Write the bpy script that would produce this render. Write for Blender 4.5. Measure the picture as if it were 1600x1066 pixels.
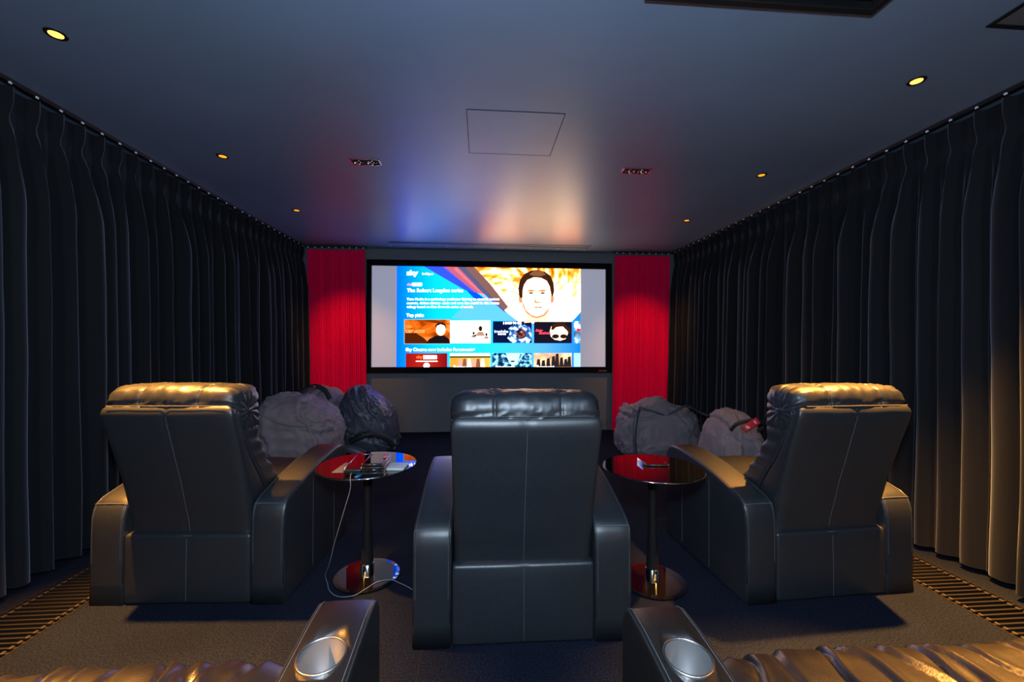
import bpy, bmesh, math, random
from mathutils import Vector, Matrix, noise
for o in list(bpy.data.objects): bpy.data.objects.remove(o)
SC = bpy.context.scene
COL = SC.collection

# ------------------------------------------------------------------ camera
F, YAW, PITCH, ROLL, H = 646.12, .0745, .0100, -.0026, 1.24
def cam_matrix():
    cy, sy = math.cos(YAW), math.sin(YAW); cp, sp = math.cos(PITCH), math.sin(PITCH); cr, sr = math.cos(ROLL), math.sin(ROLL)
    A = Matrix(((cy, -sy, 0), (sy, cy, 0), (0, 0, 1)))
    B = Matrix(((1, 0, 0), (0, cp, sp), (0, -sp, cp)))
    Cm = Matrix(((cr, 0, -sr), (0, 1, 0), (sr, 0, cr)))
    R = Cm @ B @ A
    right, fwd, up = R[0], R[1], R[2]
    M = Matrix((( right[0], up[0], -fwd[0], 0), (right[1], up[1], -fwd[1], 0), (right[2], up[2], -fwd[2], H), (0, 0, 0, 1)))
    return M
cam = bpy.data.objects.new('camera', bpy.data.cameras.new('camera')); COL.objects.link(cam)
cam.matrix_world = cam_matrix()
cam.data.sensor_width = 36; cam.data.lens = 36 * F / 1600; cam.data.clip_start = .02
SC.camera = cam
# ------------------------------------------------------------------ world, exposure, light levels
w = bpy.data.worlds.new('world'); SC.world = w; w.use_nodes = True
w.node_tree.nodes['Background'].inputs[0].default_value = (.02, .025, .04, 1)
w.node_tree.nodes['Background'].inputs[1].default_value = .3
SC.view_settings.view_transform = 'Standard'; SC.view_settings.look = 'None'
SC.view_settings.exposure = .42; SC.view_settings.gamma = 1; SC.view_settings.use_curve_mapping = False
SCREEN_B = 7.5           # how far the bright tones of the projected picture exceed display white
FLASH_W = 120            # photographer's flash above the camera
REAR_FILL_W = 75            # added cool fill lamps behind the view, lifting the far end
LAMP_W = 560            # warm ceiling downlights
def add_light(name, kind, loc, energy, color, **k):
    l = bpy.data.lights.new(name, kind); l.energy = energy; l.color = color
    for a, b in k.items(): setattr(l, a, b)
    o = bpy.data.objects.new(name, l); COL.objects.link(o); o.location = loc
    return o
add_light('camera_flash', 'POINT', (0, -.03, 1.56), FLASH_W, (.62, .80, 1.0), shadow_soft_size=.05)

# ------------------------------------------------------------------ materials
def s2l(c):
    return tuple((x / 12.92 if x <= .04045 else ((x + .055) / 1.055) ** 2.4) for x in [v / 255 for v in c[:3]]) + (1,)
def mat(name, col, rough=.5, metal=0, bump=None, sheen=0, spec=.5, coat=0, var=None, sheen_col=None, sheen_rough=.3):
    m = bpy.data.materials.new(name); m.use_nodes = True; nt = m.node_tree; b = nt.nodes['Principled BSDF']
    b.inputs['Base Color'].default_value = tuple(col[:3]) + (1,)
    b.inputs['Roughness'].default_value = rough; b.inputs['Metallic'].default_value = metal
    b.inputs['Specular IOR Level'].default_value = spec; b.inputs['Coat Weight'].default_value = coat
    b.inputs['Sheen Weight'].default_value = sheen; b.inputs['Sheen Roughness'].default_value = sheen_rough
    if sheen_col: b.inputs['Sheen Tint'].default_value = tuple(sheen_col) + (1,)
    tc = nt.nodes.new('ShaderNodeTexCoord')
    if bump:
        n = nt.nodes.new('ShaderNodeTexNoise'); n.inputs['Scale'].default_value = bump[0]; n.inputs['Detail'].default_value = 4
        nt.links.new(tc.outputs['Object'], n.inputs['Vector'])
        bp = nt.nodes.new('ShaderNodeBump'); bp.inputs['Strength'].default_value = bump[1]; bp.inputs['Distance'].default_value = bump[2] if len(bump) > 2 else .002
        nt.links.new(n.outputs['Fac'], bp.inputs['Height']); nt.links.new(bp.outputs['Normal'], b.inputs['Normal'])
    if var:
        n = nt.nodes.new('ShaderNodeTexNoise'); n.inputs['Scale'].default_value = var[0]; n.inputs['Detail'].default_value = 6
        nt.links.new(tc.outputs['Object'], n.inputs['Vector'])
        r = nt.nodes.new('ShaderNodeValToRGB'); r.color_ramp.elements[0].position = .3; r.color_ramp.elements[1].position = .7
        r.color_ramp.elements[0].color = tuple(c * (1 - var[1]) for c in col[:3]) + (1,)
        r.color_ramp.elements[1].color = tuple(c * (1 + var[1]) for c in col[:3]) + (1,)
        nt.links.new(n.outputs['Fac'], r.inputs['Fac']); nt.links.new(r.outputs['Color'], b.inputs['Base Color'])
    return m
def hot(c):
    return tuple(v * .75 * (1 + SCREEN_B * v ** 6) for v in s2l(c)[:3]) + (1,)
def emit(name, rgb, k=None, lamp=False):
    m = bpy.data.materials.new(name); m.use_nodes = True; nt = m.node_tree
    for n in list(nt.nodes): nt.nodes.remove(n)
    e = nt.nodes.new('ShaderNodeEmission'); o = nt.nodes.new('ShaderNodeOutputMaterial')
    e.inputs[0].default_value = s2l(rgb) if lamp else hot(rgb); e.inputs[1].default_value = 1 if k is None else k
    nt.links.new(e.outputs[0], o.inputs[0]); return m
M = {}
M['leather'] = mat('black_leather', (.0145, .0178, .0220), .41, bump=(420, .3, .001), spec=.75, var=(60, .12))
M['leather_front'] = mat('worn_black_leather', (.0075, .0058, .0045), .36, bump=(300, .35, .0012), spec=1.0, var=(40, .2))
M['stitch'] = mat('stitching_thread', (.10, .105, .115), .7)
M['velvet'] = mat('black_velvet', (.0066, .0070, .0085), .85, sheen=.34, sheen_col=(.6, .75, 1), spec=.15, bump=(700, .2, .001), sheen_rough=.45)
M['red_velvet'] = mat('red_velvet', (.85, .0, .085), .8, sheen=.25, sheen_col=(1, .1, .15), spec=.15, bump=(600, .2, .001))
M['ceiling'] = mat('satin_charcoal_paint', (.160, .235, .345), .39, spec=1.0, bump=(3.5, .05, .01), var=(1.2, .08))
M['wall'] = mat('charcoal_wall_paint', (.13, .14, .16), .7, bump=(200, .1, .001), spec=.3)
M['dark_wall'] = mat('black_wall_paint', (.012, .013, .016), .8)
M['frame'] = mat('black_velvet_frame', (.004, .004, .006), .9, spec=.1)
M['fabric'] = mat('projection_fabric', (.6, .6, .62), .8)
M['black_gloss'] = mat('black_glass', (.004, .004, .004), .03, spec=.5, coat=.25)
M['black_satin'] = mat('black_satin_metal', (.010, .010, .011), .35)
M['chrome'] = mat('polished_chrome', (.75, .75, .76), .08, 1)
M['steel'] = mat('brushed_steel', (.42, .40, .38), .34, 1, bump=(90, .1))
M['cup'] = mat('anodised_grey_cup', (.09, .09, .088), .5, .25)
M['rail'] = mat('black_rail', (.006, .006, .007), .5)
M['glider'] = mat('white_nylon_glider', (.8, .82, .85), .25)
M['grille'] = mat('dark_bronze_grille', (.018, .0145, .011), .5, .3)
M['clip'] = mat('tarnished_brass_clip', (.16, .13, .09), .4, .8)
M['void'] = mat('trench_black', (.003, .003, .003), .9)
M['bag'] = mat('grey_canvas', (.20, .165, .185), .62, bump=(500, .4, .001), spec=.35, sheen=.15)
M['nylon'] = mat('dark_grey_nylon', (.060, .066, .092), .42, bump=(350, .3, .001), spec=.5)
M['strap'] = mat('black_webbing', (.018, .018, .020), .6, bump=(300, .5, .001))
M['red_label'] = mat('red_label', (.55, .01, .03), .5)
M['white'] = mat('white_print', (.6, .6, .6), .5)
M['card_grey'] = mat('grey_card', (.14, .14, .15), .4)
M['plastic'] = mat('black_plastic', (.012, .012, .013), .25)
M['edge_silver'] = mat('silver_edge', (.7, .72, .75), .2, 1)
M['blue_card'] = mat('blue_plastic', (.01, .18, .6), .3)
M['pink'] = mat('coral_plastic', (.7, .1, .12), .5)
M['cable'] = mat('white_cable', (.30, .30, .32), .4)
M['reflector'] = mat('lamp_reflector', (.8, .8, .82), .12, 1)
M['hatch'] = M['ceiling']
M['gap'] = mat('shadow_gap', (.004, .004, .005), .9)
M['pane'] = mat('grey_mesh_panel', (.10, .11, .12), .6, bump=(900, .5, .002))
def carpet():
    m = mat('dark_carpet', (.018, .019, .024), .95, spec=.1, bump=(900, .8, .004))
    nt = m.node_tree; b = nt.nodes['Principled BSDF']
    tc = nt.nodes.new('ShaderNodeTexCoord')
    n = nt.nodes.new('ShaderNodeTexNoise'); n.inputs['Scale'].default_value = 150; n.inputs['Detail'].default_value = 5
    n2 = nt.nodes.new('ShaderNodeTexNoise'); n2.inputs['Scale'].default_value = 3; n2.inputs['Detail'].default_value = 3
    nt.links.new(tc.outputs['Object'], n.inputs['Vector']); nt.links.new(tc.outputs['Object'], n2.inputs['Vector'])
    r = nt.nodes.new('ShaderNodeValToRGB'); r.color_ramp.elements[0].position = .32; r.color_ramp.elements[1].position = .72
    r.color_ramp.elements[0].color = (.002, .0035, .009, 1); r.color_ramp.elements[1].color = (.022, .031, .064, 1)
    nt.links.new(n.outputs['Fac'], r.inputs['Fac'])
    mx = nt.nodes.new('ShaderNodeMix'); mx.data_type = 'RGBA'; mx.blend_type = 'MULTIPLY'; mx.inputs['Factor'].default_value = .5
    nt.links.new(r.outputs['Color'], mx.inputs['A']); nt.links.new(n2.outputs['Fac'], mx.inputs['B'])
    nt.links.new(mx.outputs['Result'], b.inputs['Base Color'])
    return m
M['carpet'] = carpet()
M['seam'] = mat('carpet_seam_fibre', (.012, .013, .018), .95, spec=.1)

# ------------------------------------------------------------------ helpers
def smooth(me):
    for p in me.polygons: p.use_smooth = True
def link(name, me, m, parent=None, sm=False):
    if sm: smooth(me)
    if m is not None and not me.materials: me.materials.append(m)
    o = bpy.data.objects.new(name, me); COL.objects.link(o)
    if parent is not None: o.parent = parent
    return o
def mesh(name, V, Fc, m, parent=None, sm=False):
    me = bpy.data.meshes.new(name); me.from_pydata([tuple(v) for v in V], [], Fc); me.update()
    bm = bmesh.new(); bm.from_mesh(me); bmesh.ops.recalc_face_normals(bm, faces=bm.faces); bm.to_mesh(me); bm.free()
    return link(name, me, m, parent, sm)
def thing(name, label, cat, loc=(0, 0, 0), rz=0, group=None):
    o = bpy.data.objects.new(name, None); COL.objects.link(o); o.location = loc; o.rotation_euler = (0, 0, rz)
    o.empty_display_size = .1
    return tag(o, label, cat, group)
def tag(o, label, cat, group=None):
    o['label'] = label; o['category'] = cat
    if group: o['group'] = group
    return o
def struct(o): o['kind'] = 'structure'; return o
def copy_tree(o, parent=None):
    c = o.copy(); COL.objects.link(c)
    if parent is not None: c.parent = parent
    for ch in list(o.children): copy_tree(ch, c)
    return c
def axis(s, r, n):
    h = s / 2
    if r > 0: L = [-h, -h + r * .28, -h + r * .6]
    else: L = []
    a, b = -h + r, h - r
    L += [a + (b - a) * i / n for i in range(n + 1)]
    if r > 0: L += [h - r * .6, h - r * .28, h]
    return L
def rbox_data(sx, sy, sz, r=.01, n=(2, 2, 2), c=(0, 0, 0), fn=None):
    ax = [axis(s, min(r, s / 2 * .98), k) for s, k in zip((sx, sy, sz), n)]
    hs = (sx / 2, sy / 2, sz / 2); V = []; idx = {}; Fc = []
    rr = [min(r, h * .98) for h in hs]
    def vid(i, j, k):
        key = (i, j, k)
        if key in idx: return idx[key]
        p = [ax[0][i], ax[1][j], ax[2][k]]
        if r > 0:
            R = min(rr)
            q = [max(-h + R, min(h - R, v)) for v, h in zip(p, hs)]
            d = Vector([a - b for a, b in zip(p, q)])
            if d.length > 1e-9: d = d.normalized() * R
            p = [a + b for a, b in zip(q, d)]
        v = Vector((p[0] + c[0], p[1] + c[1], p[2] + c[2]))
        if fn: v = fn(v)
        idx[key] = len(V); V.append(v); return idx[key]
    N = [len(a) - 1 for a in ax]
    for s in (0, 1):
        for i in range(N[0]):
            for j in range(N[1]):
                k = N[2] * s; q = [vid(i, j, k), vid(i + 1, j, k), vid(i + 1, j + 1, k), vid(i, j + 1, k)]
                Fc.append(q if s else q[::-1])
        for i in range(N[0]):
            for k in range(N[2]):
                j = N[1] * s; q = [vid(i, j, k), vid(i + 1, j, k), vid(i + 1, j, k + 1), vid(i, j, k + 1)]
                Fc.append(q[::-1] if s else q)
        for j in range(N[1]):
            for k in range(N[2]):
                i = N[0] * s; q = [vid(i, j, k), vid(i, j + 1, k), vid(i, j + 1, k + 1), vid(i, j, k + 1)]
                Fc.append(q if s else q[::-1])
    return V, Fc
class MB:
    def __init__(s): s.V = []; s.F = []
    def add(s, V, Fc):
        k = len(s.V); s.V += [Vector(v) for v in V]; s.F += [[i + k for i in f] for f in Fc]; return s
    def box(s, x0, x1, y0, y1, z0, z1, r=0, n=(1, 1, 1), fn=None):
        return s.add(*rbox_data(x1 - x0, y1 - y0, z1 - z0, r, n, ((x0 + x1) / 2, (y0 + y1) / 2, (z0 + z1) / 2), fn))
    def tube(s, P, r, seg=8, rb=None):
        P = [Vector(p) for p in P]; n = len(P); V = []; Fc = []
        up = Vector((0, 0, 1))
        for i, p in enumerate(P):
            t = (P[min(i + 1, n - 1)] - P[max(i - 1, 0)]).normalized()
            a = t.cross(up)
            if a.length < .05: a = t.cross(Vector((1, 0, 0)))
            a.normalize(); b = t.cross(a)
            rr = r if rb is None else r + (rb - r) * i / (n - 1)
            for k in range(seg):
                an = 2 * math.pi * k / seg; V.append(p + (a * math.cos(an) + b * math.sin(an)) * rr)
        for i in range(n - 1):
            for k in range(seg):
                k2 = (k + 1) % seg; Fc.append([i * seg + k, i * seg + k2, (i + 1) * seg + k2, (i + 1) * seg + k])
        Fc.append(list(range(seg))[::-1]); Fc.append([(n - 1) * seg + k for k in range(seg)])
        return s.add(V, Fc)
    def lathe(s, prof, c=(0, 0, 0), seg=48, cap=True):
        V = []; Fc = []; n = len(prof)
        for r, z in prof:
            for k in range(seg):
                a = 2 * math.pi * k / seg; V.append(Vector((c[0] + r * math.cos(a), c[1] + r * math.sin(a), c[2] + z)))
        for i in range(n - 1):
            for k in range(seg):
                k2 = (k + 1) % seg; Fc.append([i * seg + k, i * seg + k2, (i + 1) * seg + k2, (i + 1) * seg + k])
        if cap:
            Fc.append(list(range(seg))[::-1]); Fc.append([(n - 1) * seg + k for k in range(seg)])
        return s.add(V, Fc)
    def build(s, name, m, parent=None, sm=False): return mesh(name, s.V, s.F, m, parent, sm)
def lerp_tab(T, x):
    if x <= T[0][0]: return T[0][1]
    for (a, b), (c, d) in zip(T, T[1:]):
        if x <= c: 
            t = (x - a) / (c - a); return b + (d - b) * t
    return T[-1][1]
def sm_tab(T, x):   # smoothed lookup
    e = .02; return (lerp_tab(T, x - e) + 2 * lerp_tab(T, x) + lerp_tab(T, x + e)) / 4
def nz(x, y, z): return noise.noise(Vector((x, y, z)))

# ------------------------------------------------------------------ room shell
XL, XR, YB, YR, ZC = -2.64, 2.99, 5.97, -2.4, 2.60
def slab(name, x0, x1, y0, y1, z0, z1, m): return struct(MB().box(x0, x1, y0, y1, z0, z1).build(name, m))
GL0, GL1, GR0, GR1 = -2.19, -1.877, 2.276, 2.567      # the two floor grille trenches
GY0, GY1 = .2, 5.6
fl = MB()
for x0, x1 in ((XL - .1, GL0), (GL1, GR0), (GR1, XR + .1)): fl.box(x0, x1, YR - .1, YB + .1, -.06, 0)
for x0, x1 in ((GL0, GL1), (GR0, GR1)):
    fl.box(x0, x1, YR - .1, GY0, -.06, 0); fl.box(x0, x1, GY1, YB + .1, -.06, 0)
struct(fl.build('floor', M['carpet']))
slab('ceiling', XL - .1, XR + .1, YR - .1, YB + .1, ZC, ZC + .1, M['ceiling'])
slab('wall_left', XL - .1, XL, YR - .1, YB + .1, 0, ZC, M['dark_wall'])
slab('wall_right', XR, XR + .1, YR - .1, YB + .1, 0, ZC, M['dark_wall'])
slab('wall_back', XL, XR, YB, YB + .1, 0, ZC, M['wall'])
slab('wall_rear', XL, XR, YR - .1, YR, 0, ZC, M['dark_wall'])
sm_ = MB()
for x, y0, y1 in ((-.873, .8, 4.6), (1.32, .8, 2.2), (-.234, .6, 1.72)): sm_.box(x - .0025, x + .0025, y0, y1, 0, .0012)
for y, x0, x1 in ((2.975, -.93, -.40), ): sm_.box(x0, x1, y - .0025, y + .0025, 0, .0012)
o = sm_.build('trim_1', M['seam']); struct(o)

# ------------------------------------------------------------------ floor grilles
def grille(x0, x1, label):
    t = thing('floor_grille', label, 'floor grille', ((x0 + x1) / 2, 0, 0), 0, None)
    cx = (x0 + x1) / 2; hw = (x1 - x0) / 2
    MB().box(-hw, hw, GY0, GY1, -.06, -.055).build('trench', M['void'], t)
    f = MB()
    for sx in (-1, 1): f.box(sx * hw - .006 if sx > 0 else -hw, hw if sx > 0 else -hw + .006, GY0, GY1, -.05, .002)
    f.box(-hw, hw, GY0, GY0 + .006, -.05, .002); f.box(-hw, hw, GY1 - .006, GY1, -.05, .002)
    f.build('frame', M['grille'], t)
    s = MB(); y = GY0 + .03
    while y < GY1 - .02:
        s.box(-hw + .006, hw - .006, y - .0048, y + .0048, -.022, -.001); y += .0305
    s.build('slats', M['grille'], t)
    for sx in (-1, 1):
        c = MB(); y = GY0 + .03
        while y < GY1 - .02:
            c.box(sx * (hw - .03) - .006, sx * (hw - .03) + .006, y - .009, y + .009, -.004, .003, .002); y += .0305
        c.build('spacer_clips', M['clip'], t)
    return t
grille(GL0, GL1, 'dark slatted floor grille running along the left black curtain')
grille(GR0, GR1, 'bronze slatted floor grille running along the right black curtain, lit warm')

# ------------------------------------------------------------------ curtains
def curtain_mesh(length, pitch, z0, z1, amp, seed, phase0, outward, curve=None, nu=14, nzv=46, pin=.16, hem_var=.0, width_fn=None):
    """fabric along +Y, protruding towards 'outward' * X"""
    rnd = random.Random(seed); npl = int(length / pitch) + 1
    offs = [rnd.uniform(-.16, .16) for _ in range(npl + 3)]; amps = [rnd.uniform(.6, 1.3) for _ in range(npl + 3)]
    drift = [rnd.uniform(-1, 1) for _ in range(npl + 3)]
    nuT = int(length / pitch * nu); V = []; Fc = []
    for i in range(nuT + 1):
        s = i / nuT * length; ph = (s - phase0) / pitch; k = math.floor(ph + .5); d = ph - k   # d in -.5..+.5 distance to the pleat head
        kk = max(0, min(npl + 2, k + 1))
        for j in range(nzv + 1):
            t = j / nzv; tz = t ** 1.4; z = z1 + (z0 - z1) * tz
            drop = z1 - z
            # pinch pleat heading : narrow tight bump, then opening into rounded folds
            op = min(1, max(0, (drop - pin) / .45)); op = op * op * (3 - 2 * op)
            dd = d + offs[kk] * op * .8 * (1 if abs(d) < .5 else 0) * (1 - (2 * abs(d)) ** 2)
            wdt = .085 + .205 * op
            bump = math.exp(-abs(dd / wdt) ** (2 + 1.3 * op))
            narrow = .55 + .25 * abs(math.cos(d * math.pi * 7)) if abs(d) < .2 else .5
            a_top = .052 * (narrow + .4); a_bot = amp * amps[kk]
            pinch = 1 - .45 * math.exp(-((drop - pin) / .05) ** 2)
            a = (a_top * (1 - op) + a_bot * op) * pinch
            off = a * bump
            # secondary soft fold between heads
            off += op * amp * .28 * math.exp(-((abs(d) - .5) / .10) ** 2) * (1 if drift[kk] > 0 else .3)
            off += op * .012 * nz(s * 9, z * 1.1, seed) + .004 * nz(s * 30, z * 3, seed + 9)
            y = s + op * .010 * drift[kk] * math.sin(d * math.pi * 2) * 2 + op * .012 * nz(s * 4, z * .8, seed + 3)
            lean = .055 * tz
            V.append((outward * (off + lean), y, z))
    n = nzv + 1
    for i in range(nuT):
        for j in range(nzv): Fc.append([i * n + j, (i + 1) * n + j, (i + 1) * n + j + 1, i * n + j + 1])
    return V, Fc
YC0, PITCH_C = -2.2, .1286
def side_curtain(x, out, ph, label, seed):
    L = 5.80 - YC0
    t = thing('curtain', label, 'curtain', (x, YC0, 0))
    phase0 = (ph - YC0) % PITCH_C
    V, Fc = curtain_mesh(L, PITCH_C, .03, 2.555, .105, seed, phase0, out)
    c = mesh('drape', V, Fc, M['velvet'], t, True)
    so = c.modifiers.new('thickness', 'SOLIDIFY'); so.thickness = .003; so.offset = 0; so.use_rim = False
    heads = []
    s = phase0
    while s < L:
        heads.append(s); s += PITCH_C
    return t, heads
def glider_mesh():
    b = MB(); b.box(-.004, .004, -.009, -.003, -.016, 0, .0015); b.box(-.004, .004, .003, .009, -.016, 0, .0015); b.box(-.003, .003, -.003, .003, -.004, .004)
    return b
GL_ME = None
def track(x, out, heads, label):
    global GL_ME
    t = thing('curtain_track', label, 'curtain track', (x, YC0, 0))
    L = 5.80 - YC0
    b = MB(); b.box(-.014, .014, 0, L, 2.578, 2.6); b.build('rail', M['rail'], t)
    vis = [s for s in heads if s + YC0 > .9]
    for s in vis:
        if GL_ME is None:
            g = glider_mesh().build('glider', M['glider'], t); GL_ME = g.data
        else:
            g = link('glider', GL_ME, None, t)
        g.location = (out * .018, s, 2.578); g.scale = (.85, .75, .6)
    return t
c1, h1 = side_curtain(-2.44, 1, 2.283, 'long black velvet pleated curtain covering the left wall', 3)
c2, h2 = side_curtain(2.795, -1, 1.97, 'long black velvet pleated curtain covering the right wall', 8)
track(-2.42, 1, h1, 'slim black ceiling curtain track with white gliders above the left black curtain')
track(2.775, -1, h2, 'slim black ceiling curtain track with white gliders above the right black curtain')

def red_curtain(x0t, x1t, x0b, x1b, label, seed, lead):
    t = thing('red_curtain', label, 'curtain', ((x0t + x1t) / 2, 5.84, 0))
    cx = (x0t + x1t) / 2; nf = 27; nu = nf * 10; nv = 40; V = []; Fc = []
    rnd = random.Random(seed); am = [rnd.uniform(.6, 1.2) for _ in range(nf + 2)]
    for i in range(nu + 1):
        u = i / nu
        for j in range(nv + 1):
            tt = j / nv; z = 2.545 + (.015 - 2.545) * tt
            f = tt ** .8
            xa = x0t + (x0b - x0t) * f; xb = x1t + (x1b - x1t) * f
            uu = u + .006 * nz(u * 9, z * 1.2, seed) * min(1, tt * 4)
            xx = xa + (xb - xa) * uu - cx
            ph = u * nf; k = int(ph)
            a = .022 * am[k] * (.55 + .45 * min(1, tt * 6))
            yy = -a * math.cos(2 * math.pi * ph) * (1 + .3 * nz(u * 40, z * 1.5, seed + 2)) - .02 * nz(u * 5, z * .7, seed + 5)
            V.append((xx, yy, z))
    n = nv + 1
    for i in range(nu):
        for j in range(nv): Fc.append([i * n + j, (i + 1) * n + j, (i + 1) * n + j + 1, i * n + j + 1])
    c = mesh('drape', V, Fc, M['red_velvet'], t, True)
    so = c.modifiers.new('thickness', 'SOLIDIFY'); so.thickness = .003; so.offset = 0; so.use_rim = False
    return t
red_curtain(-2.375, -1.60, -2.33, -1.565, 'bright red pleated curtain left of the projection screen', 5, 1)
red_curtain(1.925, 2.74, 1.872, 2.70, 'bright red pleated curtain right of the projection screen', 6, -1)
for x0, x1, g0, gp, side in ((-2.40, -1.58, -2.36, .092, 'left'), (1.90, 2.77, 1.95, .096, 'right')):
    t = thing('curtain_track', 'short ceiling track with gliders above the %s red curtain' % side, 'curtain track', (0, 5.84, 0))
    MB().box(x0, x1, -.012, .012, 2.58, 2.6).build('rail', M['rail'], t)
    for k in range(9):
        g = link('glider', GL_ME, None, t); g.location = (g0 + k * gp, -.016, 2.578); g.rotation_euler = (0, 0, math.pi / 2)
for k in range(8):
    g = link('screw_cap', GL_ME, None); g.location = (-1.24 + k * .385, 5.74, 2.598); g.rotation_euler = (0, 0, math.pi / 2); g.scale = (.9, .9, .6)
    tag(g, 'tiny pale screw cap in the ceiling just above the projection screen', 'screw cap', 'row of ceiling screw caps above the screen')

# ------------------------------------------------------------------ projection screen
SX0, SX1, SZ0, SZ1 = -1.192, 1.444, .925, 2.350
def S(cx, cy):
    u = (cx - 237) / (1350 - 237); top = 98 + (cx - 82) / 1423 * 24
    v = (717 - cy) / (717 - top)
    return SX0 + u * (SX1 - SX0), SZ0 + v * (SZ1 - SZ0)
scr = thing('projection_screen', 'wide framed projection screen showing a blue film menu on the back wall', 'screen', (0, 5.94, 0))
fr = MB()
ox0, ox1, oz0, oz1 = -1.60, 1.900, .845, 2.436; ix0, ix1, iz0, iz1 = -1.538, 1.818, .926, 2.356
fr.box(ox0, ix0, -.045, .03, oz0, oz1, .004); fr.box(ix1, ox1, -.045, .03, oz0, oz1, .004)
fr.box(ix0 - .002, ix1 + .002, -.045, .03, oz0, iz0, .004); fr.box(ix0 - .002, ix1 + .002, -.045, .03, iz1, oz1, .004)
frame = fr.build('frame', M['frame'], scr)
bd = MB(); bd.box(1.70, 1.765, -.047, -.0445, .865, .877).build('maker_badge', M['red_label'], frame)
bd = MB(); bd.box(1.768, 1.82, -.047, -.0445, .865, .877).build('maker_badge', M['card_grey'], frame)
def fabric_mat():
    m = bpy.data.materials.new('lit_screen_fabric'); m.use_nodes = True; nt = m.node_tree
    b = nt.nodes['Principled BSDF']; b.inputs['Base Color'].default_value = (.6, .6, .62, 1); b.inputs['Roughness'].default_value = .8
    b.inputs['Emission Color'].default_value = s2l((150, 150, 172)); b.inputs['Emission Strength'].default_value = .50  # own grey glow stands in for the projector's spill on the side bars
    return m
MB().box(ix0 - .02, ix1 + .02, .005, .012, iz0 - .02, iz1 + .02).build('screen_fabric', fabric_mat(), scr)
def flat(name, pts, layer, m, parent):
    y = .004 - .0012 * layer
    V = [(x, y, z) for x, z in (S(*p) for p in pts)]
    Vb = [(x, y + .001, z) for x, _, z in V]; n = len(V)
    return mesh(name, V + Vb, [list(range(n)), list(range(n, 2 * n))[::-1]] + [[i, (i + 1) % n, n + (i + 1) % n, n + i] for i in range(n)], m, parent)
def ell(cx, cy, rx, ry, n=28, a0=0, a1=360): return [(cx + rx * math.cos(math.radians(a0 + (a1 - a0) * i / n)), cy + ry * math.sin(math.radians(a0 + (a1 - a0) * i / n))) for i in range(n if a1 - a0 == 360 else n + 1)]
def rect(a, b, c, d): return [(a, b), (c, b), (c, d), (a, d)]
def ramp_emit(name, stops, kind='gradient', scale=3, axis_rot=0, k=None, stretch=(1, 1, 1), dist=0):
    m = bpy.data.materials.new(name); m.use_nodes = True; nt = m.node_tree
    for n in list(nt.nodes): nt.nodes.remove(n)
    e = nt.nodes.new('ShaderNodeEmission'); o = nt.nodes.new('ShaderNodeOutputMaterial'); e.inputs[1].default_value = 1 if k is None else k
    tc = nt.nodes.new('ShaderNodeTexCoord'); mp = nt.nodes.new('ShaderNodeMapping'); mp.inputs['Scale'].default_value = stretch; mp.inputs['Rotation'].default_value = (0, axis_rot, 0)
    nt.links.new(tc.outputs['Generated' if kind == 'gradient' else 'Object'], mp.inputs['Vector'])
    r = nt.nodes.new('ShaderNodeValToRGB')
    while len(r.color_ramp.elements) < len(stops): r.color_ramp.elements.new(.5)
    for el, (p, c) in zip(r.color_ramp.elements, stops): el.position = p; el.color = hot(c)
    if kind == 'gradient':
        g = nt.nodes.new('ShaderNodeTexGradient'); nt.links.new(mp.outputs[0], g.inputs[0]); nt.links.new(g.outputs['Fac'], r.inputs['Fac'])
    else:
        g = nt.nodes.new('ShaderNodeTexNoise'); g.inputs['Scale'].default_value = scale; g.inputs['Detail'].default_value = 5; g.inputs['Distortion'].default_value = dist
        nt.links.new(mp.outputs[0], g.inputs['Vector']); nt.links.new(g.outputs['Fac'], r.inputs['Fac'])
    nt.links.new(r.outputs[0], e.inputs[0]); nt.links.new(e.outputs[0], o.inputs[0]); return m
WHITE = emit('picture_white', (255, 255, 255), .7)
# blue menu background
bg = flat('menu_background', [(237, 98), (1350, 100), (1350, 735), (237, 735)], 0,
          ramp_emit('menu_blue', [(0, (0, 128, 238)), (.05, (0, 160, 240)), (.2, (5, 206, 240)), (.5, (45, 208, 240)), (.8, (100, 190, 240)), (1, (10, 150, 225))]), scr)
flat('light_patch', [(560, 420), (690, 290), (900, 300), (1000, 440)], 1, emit('pale_blue', (110, 200, 238)), bg)
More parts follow.
